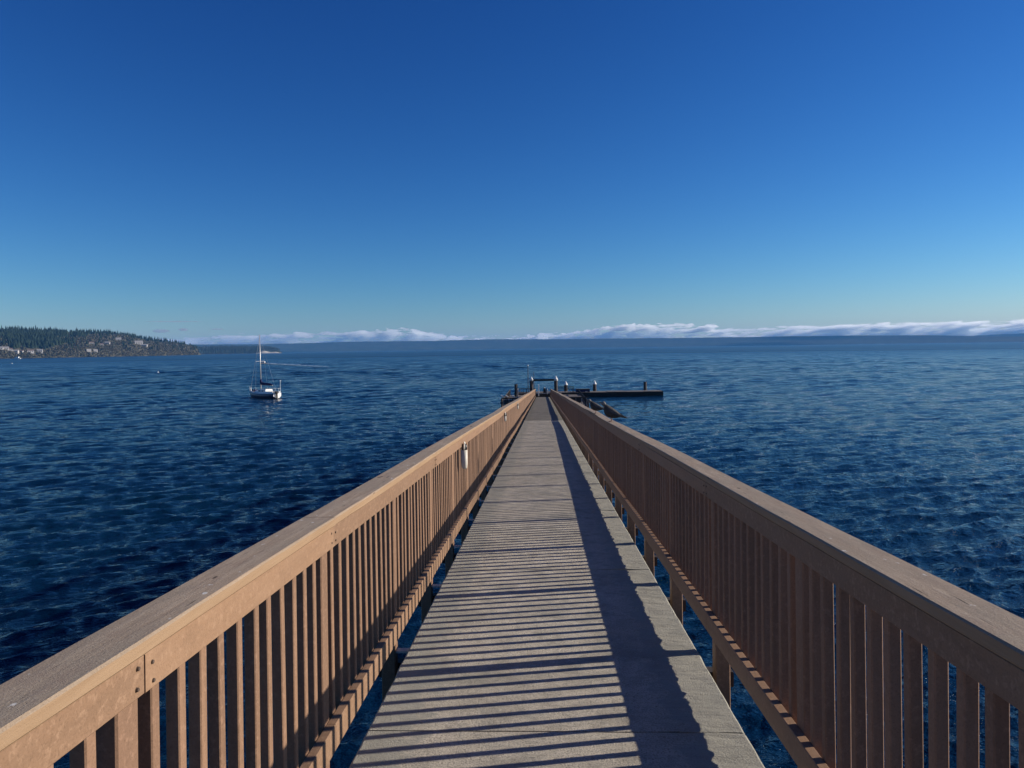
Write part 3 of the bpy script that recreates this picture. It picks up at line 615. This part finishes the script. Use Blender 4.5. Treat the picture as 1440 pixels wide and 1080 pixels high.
# houses: columns and rows of the photograph, solved to a spot on the slope
def spot(H, px, py):
    be = bearing(px); best = None
    for i in range(160):
        v = .01+i*.0105; p = H.at(be, v); q = CAM.inverted() @ p; yy = 540-F*q.y/-q.z
        e = abs(yy-py)
        if best is None or e < best[0]-.05: best = (e, v, p)
    return best[2], best[1], be
HS = [(2, 491.5, 15, 9, 0, 'white house at the left edge of the picture low above the shore'), (9.5, 492, 17, 9, 0, 'white house low above the shore, second from the left edge'), (16, 493, 12, 8, 1, 'white house low above the shore, third from the left edge'),
      (24, 495, 14, 8, 0, 'small white house on the shore above the moored motorboat'), (32, 495, 9, 7, 1, 'tiny white house just right of the one above the moored motorboat'), (45, 497, 16, 8, 1, 'low white house on the shore beneath the dark conifers'), (58, 496.5, 14, 9, 0, 'bright white house right of the low one beneath the dark conifers'),
      (126.5, 496, 12, 9, 0, 'white house at the foot of the bare bluff'), (136, 499, 11, 8, 0, 'white boathouse at the waterline below the bare bluff'), (131, 483.5, 14, 8, 1, 'pale house at the left top of the bare bluff'), (145, 486, 10, 8, 1, 'small pale house on the bluff below its neighbours'),
      (153, 484, 15, 10, 0, 'white house midway along the bare bluff top'), (169, 478.5, 16, 10, 0, 'highest pale house among the conifers above the bluff'), (197, 484, 25, 13, 0, 'large white house on the right shoulder of the bluff'), (205, 487.5, 18, 10, 0, 'white house just right of the large one on the shoulder of the bluff')]
clear = []
for px, py, w_, h_, ro, lab in HS:
    p, v, be = spot(H1, px, py); clear.append((be, v, w_*1.0/p.length, p.z))
    t = empty('house', (p.x, p.y, p.z-1), -be+R(random.uniform(-25, 25))); tag(t, lab, 'house', 'pale houses along the wooded left shore')
    a, d = w_/2, w_*.32; e = h_*.62
    mb = MB(); mb.box(-a, a, -d, d, -3, e); mb.build('wall', M['hwall'], t)
    mb = MB(); mb.add([(-a-.5, -d-.6, e+.01), (a+.5, -d-.6, e+.01), (a+.5, d+.6, e+.01), (-a-.5, d+.6, e+.01), (-a-.5, 0, h_), (a+.5, 0, h_)], [(0, 1, 5, 4), (2, 3, 4, 5), (0, 4, 3), (1, 2, 5), (0, 3, 2, 1)]); mb.build('roof', M['roof2' if ro else 'roof'], t)
    for q in (-.55, 0, .55):
        mb = MB(); mb.box(q*a-w_*.07, q*a+w_*.07, -d-.12, -d+.1, e*.35, e*.75); mb.build('window', M['glass'], t)
def headroom(be, v, z):
    """room for a tree that must not stand on or hide a house"""
    room = 99
    for b, vv, w_, hz_ in clear:
        if abs(be-b) < w_*.6+.0004:
            if 0 <= v-vv < .03: return 0
            if -.5 < v-vv < 0: room = min(room, hz_+1.5-z)
    return room
con = MB(); bar = MB()
b0, b1 = H1.b[0], H1.b[-1]
for i in range(9500):
    be = random.uniform(b0, b1-.004); low = random.random() < .33; v = .035*random.random()**3 if low else random.uniform(.12, 1.07)**2.0
    p = H1.at(be, v); room = headroom(be, v, p.z)
    if room < 2: continue
    if room < 30: bushy(bar, p-Vector((0, 0, 1)), min(room, random.uniform(4, 9)), random.uniform(3, 6), 20); continue
    px_like = np.interp(be, [bearing(q) for q in (0, 60, 110, 135, 180, 240, 275)], [0, 0, .15, .75, .85, .9, .95])
    # the sandy bluff on the right carries bare trees; dark conifers fill the rest and the ridge
    patch = fbm(p.x, p.y, 190, 3)
    bare = (v < px_like-.1*0 and random.random() < .93) or (patch > .12 and random.random() < .6) or v < .012+.02*random.random()
    if low: bushy(bar, p-Vector((0, 0, 1)), random.uniform(3, 8), random.uniform(2.5, 6), 20)
    elif bare: bushy(bar, p-Vector((0, 0, 1)), random.uniform(6, 11), random.uniform(4, 7), 22)
    else: conifer(con, p-Vector((0, 0, 1)), random.uniform(13, 24), random.uniform(3.2, 5.5))
for i in range(520):                                   # ridge line
    be = random.uniform(b0, b1-.012); p = H1.at(be, random.uniform(.92, 1.12)); sc = min(1, max(.45, (bearing(286)-be)/.09)); conifer(con, p-Vector((0, 0, 1)), random.uniform(15, 29)*sc, random.uniform(3, 4.6)*sc)
tag(con.build('conifer_forest', M['conifer']), 'dark conifer forest covering the hill on the left shore', 'forest', kind='stuff')
tag(bar.build('bare_woodland', M['bare']), 'bare brownish deciduous woodland on the bluff of the left shore', 'woodland', kind='stuff')
con = MB()
for i in range(2200):
    be = random.uniform(H2.b[0], H2.b[-1]-.003); v = random.random()**3+.0004; p = H2.at(be, v)
    conifer(con, p-Vector((0, 0, 1)), random.uniform(15, 25), random.uniform(4, 6))
tag(con.build('headland_forest', M['far']), 'dark forest on the low headland behind the sailboat mast', 'forest', kind='stuff')
# sand cliff and spit at the tip of the headland
mb = MB(); vs = []; fs = []; n = 40
for i in range(n+1):
    u = i/n; px = 361+36*u; be = bearing(px); d = 4780-30*u
    hgt = 2.0+16*math.exp(-((u-.30)/.20)**2)+6*math.exp(-((u-.75)/.2)**2)+1.0*noise.noise((i*.6, 1, 1)); hgt *= min(1, (1-u)*7, 1)
    for q, z in ((-25, -.6), (0, 1.2), (25, hgt*.75), (55, hgt)):
        vs.append((math.sin(be)*(d+q), math.cos(be)*(d+q), z))
for i in range(n):
    for j in range(3): a = i*4+j; fs.append((a, a+1, a+5, a+4))
mb.add(vs, fs); M['sand'] = simple('pale_sand_cliff', (.52, .47, .38), .9, .2, .05)
tag(mb.build('beach', M['sand'], None, True), kind='structure')

# low forested shore across the water, about ten kilometres off
def far_shore(name, rows, dist, step, seed, jag):
    mb = MB(); vs = []; fs = []; bs = [bearing(r[0]) for r in rows]; hs = [r[1] for r in rows]; n = int((bs[-1]-bs[0])*dist/step)
    r = random.Random(seed)
    for i in range(n+1):
        be = bs[0]+(bs[-1]-bs[0])*i/n; h = float(np.interp(be, bs, hs)); x0 = math.sin(be); y0 = math.cos(be)
        h += 5*noise.noise((i*.02, seed, 0))+jag*abs(noise.noise((i*.35, seed, 2)))+jag*.6*r.random()
        for q, z in ((-420, -1), (-400, 5), (-180, h*.45), (-60, h*.8), (0, h), (500, h*.6)):
            dd = dist+q+120*noise.noise((i*.01, q*.01, seed)); vs.append((x0*dd, y0*dd, z if q in (0, -420) else z+5*noise.noise((i*.03, q, seed))))
    for i in range(n):
        for j in range(5): a = i*6+j; fs.append((a, a+1, a+7, a+6))
    mb.add(vs, fs); o = mb.build(name, M['far'], None, True); tag(o, kind='structure'); return o
# heights from the photograph's skyline
def sky_rows(d, lst): return [(px, HC + (CAM.inverted() @ Vector((0, 0, 0))).length*0 + at_h(px, py, d)) for px, py in lst]
def at_h(px, py, d):
    v = ray(px, py); t_ = d/math.hypot(v.x, v.y); return v.z*t_
far_shore('hills', sky_rows(9600, [(240, 485), (400, 483.5), (470, 481.5), (520, 480.5), (600, 479.8), (640, 478.3), (700, 477.2), (800, 477), (900, 476), (1000, 474.6), (1100, 473.4), (1200, 472), (1300, 471.6), (1400, 473.2), (1500, 474), (1700, 472), (1900, 470)]), 9600, 12, 3, 4)
far_shore('far_hills', sky_rows(12600, [(1290, 476), (1360, 473), (1400, 470.5), (1440, 469), (1560, 466), (1800, 466), (1950, 468)]), 12600, 25, 8, 5)

# ------------------------------------------------------------------ cumulus bank beyond the far shore
D = 21000.0
def z_at(px, py, d): return HC+at_h(px, py, d)
TOP = [(150, 484), (215, 476), (285, 474), (340, 471), (400, 468), (440, 467), (470, 466), (530, 464), (575, 460.5), (600, 466), (640, 471), (700, 473), (740, 471), (800, 466), (830, 463), (850, 459), (872, 455), (960, 455), (1005, 456), (1025, 462), (1060, 461), (1100, 459), (1200, 455), (1300, 453), (1440, 450), (1700, 447), (1900, 446)]
def cloud_volume():
    xs = []
    for px, py in TOP:
        be = bearing(px); xs.append((math.tan(be)*D, z_at(px, py, D/math.cos(be))))
    X0, X1, ZM = xs[0][0], xs[-1][0], 1100.0
    mb = MB(); mb.box(X0, X1, D-350, D+450, 20, ZM); m = bpy.data.materials.new('cloud'); m.use_nodes = True; nt = m.node_tree; nt.nodes.clear()
    out = nt.nodes.new('ShaderNodeOutputMaterial'); pv = nt.nodes.new('ShaderNodeVolumePrincipled'); nt.links.new(pv.outputs[0], out.inputs['Volume'])
    pv.inputs['Color'].default_value = (.975, .995, .985, 1); pv.inputs['Anisotropy'].default_value = 0.45
    g = nt.nodes.new('ShaderNodeNewGeometry'); sp = nt.nodes.new('ShaderNodeSeparateXYZ'); nt.links.new(g.outputs['Position'], sp.inputs[0])
    def M_(op, a, b_=0, c_=0, clamp=False):
        n = nt.nodes.new('ShaderNodeMath'); n.operation = op; n.use_clamp = clamp
        for k, v in enumerate((a, b_, c_)):
            if k < len(n.inputs):
                if isinstance(v, (int, float)): n.inputs[k].default_value = v
                else: nt.links.new(v, n.inputs[k])
        return n.outputs[0]
    u = M_('MULTIPLY_ADD', sp.outputs[0], 1/(X1-X0), -X0/(X1-X0))
    top = M_('MULTIPLY', ramp(nt, u, [((x-X0)/(X1-X0), g3(z/ZM)) for x, z in xs]), ZM)
    n1 = nz(nt, pos(nt, (1/230, 1/2600, 1/150)), 1.0, 7, .66)
    n2 = nz(nt, pos(nt, (1/520, 1/5000, 1/95)), 1.0, 6, .62)
    t_ = M_('SUBTRACT', M_('MULTIPLY_ADD', n1, 420, M_('SUBTRACT', top, 235)), sp.outputs[2])     # metres under the lumpy top
    d1 = M_('MULTIPLY', t_, 1/25, clamp=True)
    d2 = M_('MULTIPLY_ADD', n2, 11, -4.95, clamp=True)                                            # ragged gaps
    nt.links.new(M_('MULTIPLY', M_('MULTIPLY', d1, d2), .012), pv.inputs['Density'])
    o = mb.build('clouds', m); tag(o, kind='structure')
cloud_volume()
m = bpy.data.materials.new('thin_cloud'); m.use_nodes = True; nt = m.node_tree; nt.nodes.clear(); out = nt.nodes.new('ShaderNodeOutputMaterial'); pv = nt.nodes.new('ShaderNodeVolumePrincipled'); nt.links.new(pv.outputs[0], out.inputs['Volume'])
pv.inputs['Color'].default_value = (.55, .58, .62, 1); pv.inputs['Density'].default_value = .0022
mb = MB()
for (a, b, py, th) in ((205, 290, 452.2, 9), (216, 242, 465.5, 42), (253, 268, 463.6, 34), (298, 318, 462.8, 12)):
    c0 = z_at((a+b)/2, py, 18500); be0, be1 = bearing(a), bearing(b); d = 18500; rings = []
    for q in range(15):
        e = (1-((q-7)/7.2)**2)**.7; be = be0+(be1-be0)*q/14; e *= 1+.35*noise.noise((q*.9, a, 0)); z = z_at(a+(b-a)*q/14, py, d)
        rings.append([(math.sin(be)*(d+400*e*math.cos(2*PI*k/10)), math.cos(be)*(d+400*e*math.cos(2*PI*k/10)), z+th*e*math.sin(2*PI*k/10)) for k in range(10)])
    mb.loft(rings)
tag(mb.build('thin_clouds', m, None, True), kind='structure')

# ------------------------------------------------------------------ water
def water():
    H = math.radians(62)
    th = np.concatenate([np.linspace(-H, H, 1150), np.linspace(H, 2*PI-H, 90)[1:-1]])
    rs = [.6]
    while rs[-1] < 1600: rs.append(rs[-1]+max(.062, .0045*rs[-1]))
    while rs[-1] < 45000: rs.append(rs[-1]*1.10)
    rs = np.array(rs); NR, NT = len(rs), len(th)
    X = rs[:, None]*np.sin(th+YAW*0)[None, :]; Y = rs[:, None]*np.cos(th)[None, :]
    dr = np.gradient(rs)[:, None]; Z = np.zeros_like(X)
    DX = np.zeros_like(X); DY = np.zeros_like(X)
    wind = R(122)                                     # crests run away from the viewer, slightly to the right
    lam = np.exp(np.linspace(math.log(.24), math.log(15), 112)); k1 = 0
    m = rs < 1700; Xm, Ym = X[m], Y[m]; Zm = np.zeros_like(Xm); DXm = np.zeros_like(Xm); DYm = np.zeros_like(Xm); drm = dr[m]; tf = np.clip((rs[m][:, None]-45)/230, 0, 1)
    for l in lam:
        l *= rng.uniform(.95, 1.05); a = wind+rng.normal(0, .36 if l > .8 else .50); k = 2*PI/l; ph = rng.uniform(0, 2*PI)
        slope = .046*np.where(l < .9, 1.0, (1-tf)*(.9/l)**1.0+tf*.72*min(1.0, (3.2/l)**.8)); A = slope/k
        w_ = np.clip((l/drm-2.0)/1.6, 0, 1)*np.clip((6*drm+1.2)/l*3-1, 0, 1)**.5
        arg = k*(Xm*math.cos(a)+Ym*math.sin(a))+ph
        Zm += w_*A*np.cos(arg); DXm -= w_*A*.8*math.cos(a)*np.sin(arg); DYm -= w_*A*.8*math.sin(a)*np.sin(arg)
    # calmer and rougher patches
    pt = 1+.28*np.sin(Xm*.045+1.3*np.sin(Ym*.031)+.5)*np.sin(Ym*.052+.9*np.sin(Xm*.023))
    pt *= 1+np.clip((rs[m][:, None]-60)/300, 0, 1.0)*.25; Z[m] = Zm*pt; X[m] += DXm*pt; Y[m] += DYm*pt
    co = np.stack([X, Y, Z], -1).reshape(-1, 3).astype(np.float32); co = np.vstack([co, [[0, 0, 0]]]).astype(np.float32)
    i = np.arange(NR-1)[:, None]; j = np.arange(NT)[None, :]; jn = (j+1) % NT
    q = np.stack([i*NT+j, i*NT+jn, (i+1)*NT+jn, (i+1)*NT+j], -1).reshape(-1, 4)[:, ::-1]
    tri = np.stack([np.full(NT, NR*NT), np.arange(NT), (np.arange(NT)+1) % NT], -1)[:, ::-1]
    me = bpy.data.meshes.new('water'); me.vertices.add(len(co)); me.vertices.foreach_set('co', co.ravel())
    loops = np.concatenate([q.ravel(), tri.ravel()]).astype(np.int32); me.loops.add(len(loops)); me.loops.foreach_set('vertex_index', loops)
    tot = np.concatenate([np.full(len(q), 4), np.full(len(tri), 3)]); st = np.concatenate([[0], np.cumsum(tot)[:-1]]).astype(np.int32)
    me.polygons.add(len(tot)); me.polygons.foreach_set('loop_start', st); me.polygons.foreach_set('use_smooth', np.ones(len(tot), bool))
    me.update(calc_edges=True); me.validate()
    m, nt, b = mat('sea_water', .12, .38); b.inputs['IOR'].default_value = 1.333
    big = nz(nt, pos(nt), .018, 4, .6)
    nt.links.new(ramp(nt, big, [(.35, (.0008, .011, .036)), (.65, (.0014, .020, .042))]), b.inputs['Base Color'])
    v1 = nz(nt, pos_dir(nt, .5, 1, R(36)), 8, 3, .6); v2 = nz(nt, pos_dir(nt, .45, 1, R(24)), 2.4, 5, .62); v3 = nz(nt, pos_dir(nt, .4, 1, R(32)), .5, 5, .65)
    gp = nt.nodes.new('ShaderNodeNewGeometry'); ln = node(nt, 'ShaderNodeVectorMath', operation='LENGTH'); nt.links.new(gp.outputs['Position'], ln.inputs[0])
    mr = nt.nodes.new('ShaderNodeMapRange'); nt.links.new(ln.outputs['Value'], mr.inputs[0])      # chop too fine for the mesh, away from the pier
    for q, val in zip((1, 2, 3, 4), (60, 900, .04, .30)): mr.inputs[q].default_value = val
    nt.links.new(mr.outputs[0], b.inputs['Roughness'])
    ru = nz(nt, pos_dir(nt, .45, 1, R(30)), .5, 6, .7)                               # ruffled and slick patches
    nt.links.new(ramp(nt, ru, [(.36, g3(.13)), (.64, g3(.37))]), b.inputs['Specular IOR Level'])
    fade = nt.nodes.new('ShaderNodeMapRange'); nt.links.new(ln.outputs['Value'], fade.inputs[0])
    for q, val in zip((1, 2, 3, 4), (250, 1100, 1, 0)): fade.inputs[q].default_value = val
    prev = None
    for h, dist in ((v3, .20), (v2, .17), (v1, .07)):
        bn = node(nt, 'ShaderNodeBump', Distance=dist); nt.links.new(h, bn.inputs['Height']); nt.links.new(fade.outputs[0], bn.inputs['Strength'])
        if prev: nt.links.new(prev, bn.inputs['Normal'])
        prev = bn.outputs[0]
    nt.links.new(prev, b.inputs['Normal'])
    me.materials.append(m); o = bpy.data.objects.new('water', me); C.objects.link(o); tag(o, kind='structure')
    bed = MB(); bed.box(-50, 50, -50, 150, -6.2, -6); 
water()

# ------------------------------------------------------------------ haze
mb = MB(); mb.box(-15500, 15500, -1500, 14500, -5, 260)
hz = mb.build('haze', bpy.data.materials.new('haze')); m = hz.data.materials[0]; m.use_nodes = True; nt = m.node_tree; nt.nodes.clear()
out = nt.nodes.new('ShaderNodeOutputMaterial'); pv = nt.nodes.new('ShaderNodeVolumePrincipled'); nt.links.new(pv.outputs[0], out.inputs['Volume'])
pv.inputs['Color'].default_value = (.15, .48, 1.0, 1); pv.inputs['Density'].default_value = 5e-5
tag(hz, 'thin blue haze over the water veiling the far shore', 'haze', kind='stuff')

# ------------------------------------------------------------------ light
sv = Vector((1, .2333, .3742)).normalized(); el = math.asin(sv.z); az = math.atan2(sv.x, sv.y)
sd = bpy.data.lights.new('sun', 'SUN'); sd.energy = 5.0; sd.angle = R(.5); sd.color = (1, .90, .78)
so = bpy.data.objects.new('sun', sd); C.objects.link(so); so.rotation_euler = sv.to_track_quat('Z', 'Y').to_euler(); so.location = (0, 0, 50)
W = bpy.data.worlds.new('World'); S.world = W; W.use_nodes = True; nt = W.node_tree
sky = nt.nodes.new('ShaderNodeTexSky'); sky.sky_type = 'NISHITA'; sky.sun_disc = False; sky.sun_elevation = el; sky.sun_rotation = az
sky.altitude = 0; sky.air_density = 1.0; sky.dust_density = 0.0; sky.ozone_density = 3.0
bg = nt.nodes['Background']; bg.inputs[1].default_value = .0785
sep = nt.nodes.new('ShaderNodeSeparateColor'); com = nt.nodes.new('ShaderNodeCombineColor'); nt.links.new(sky.outputs[0], sep.inputs[0])
for c, (ex, k) in enumerate(((2.0, .104), (1.555, .277), (1.25, .663))):          # the deep, contrasty blue of this clear sky
    pw = node(nt, 'ShaderNodeMath', operation='POWER'); nt.links.new(sep.outputs[c], pw.inputs[0]); pw.inputs[1].default_value = ex
    ml = node(nt, 'ShaderNodeMath', operation='MULTIPLY'); nt.links.new(pw.outputs[0], ml.inputs[0]); ml.inputs[1].default_value = k; nt.links.new(ml.outputs[0], com.inputs[c])
nt.links.new(com.outputs[0], bg.inputs[0])
S.view_settings.view_transform = 'Standard'; S.view_settings.look = 'None'; S.view_settings.exposure = 0.35; S.view_settings.gamma = 1
S.cycles.volume_bounces = 16; S.cycles.volume_max_steps = 400; S.cycles.volume_step_rate = .25; S.cycles.max_bounces = 18; S.cycles.use_denoising = True; S.cycles.sample_clamp_direct = 5; S.cycles.sample_clamp_indirect = 4
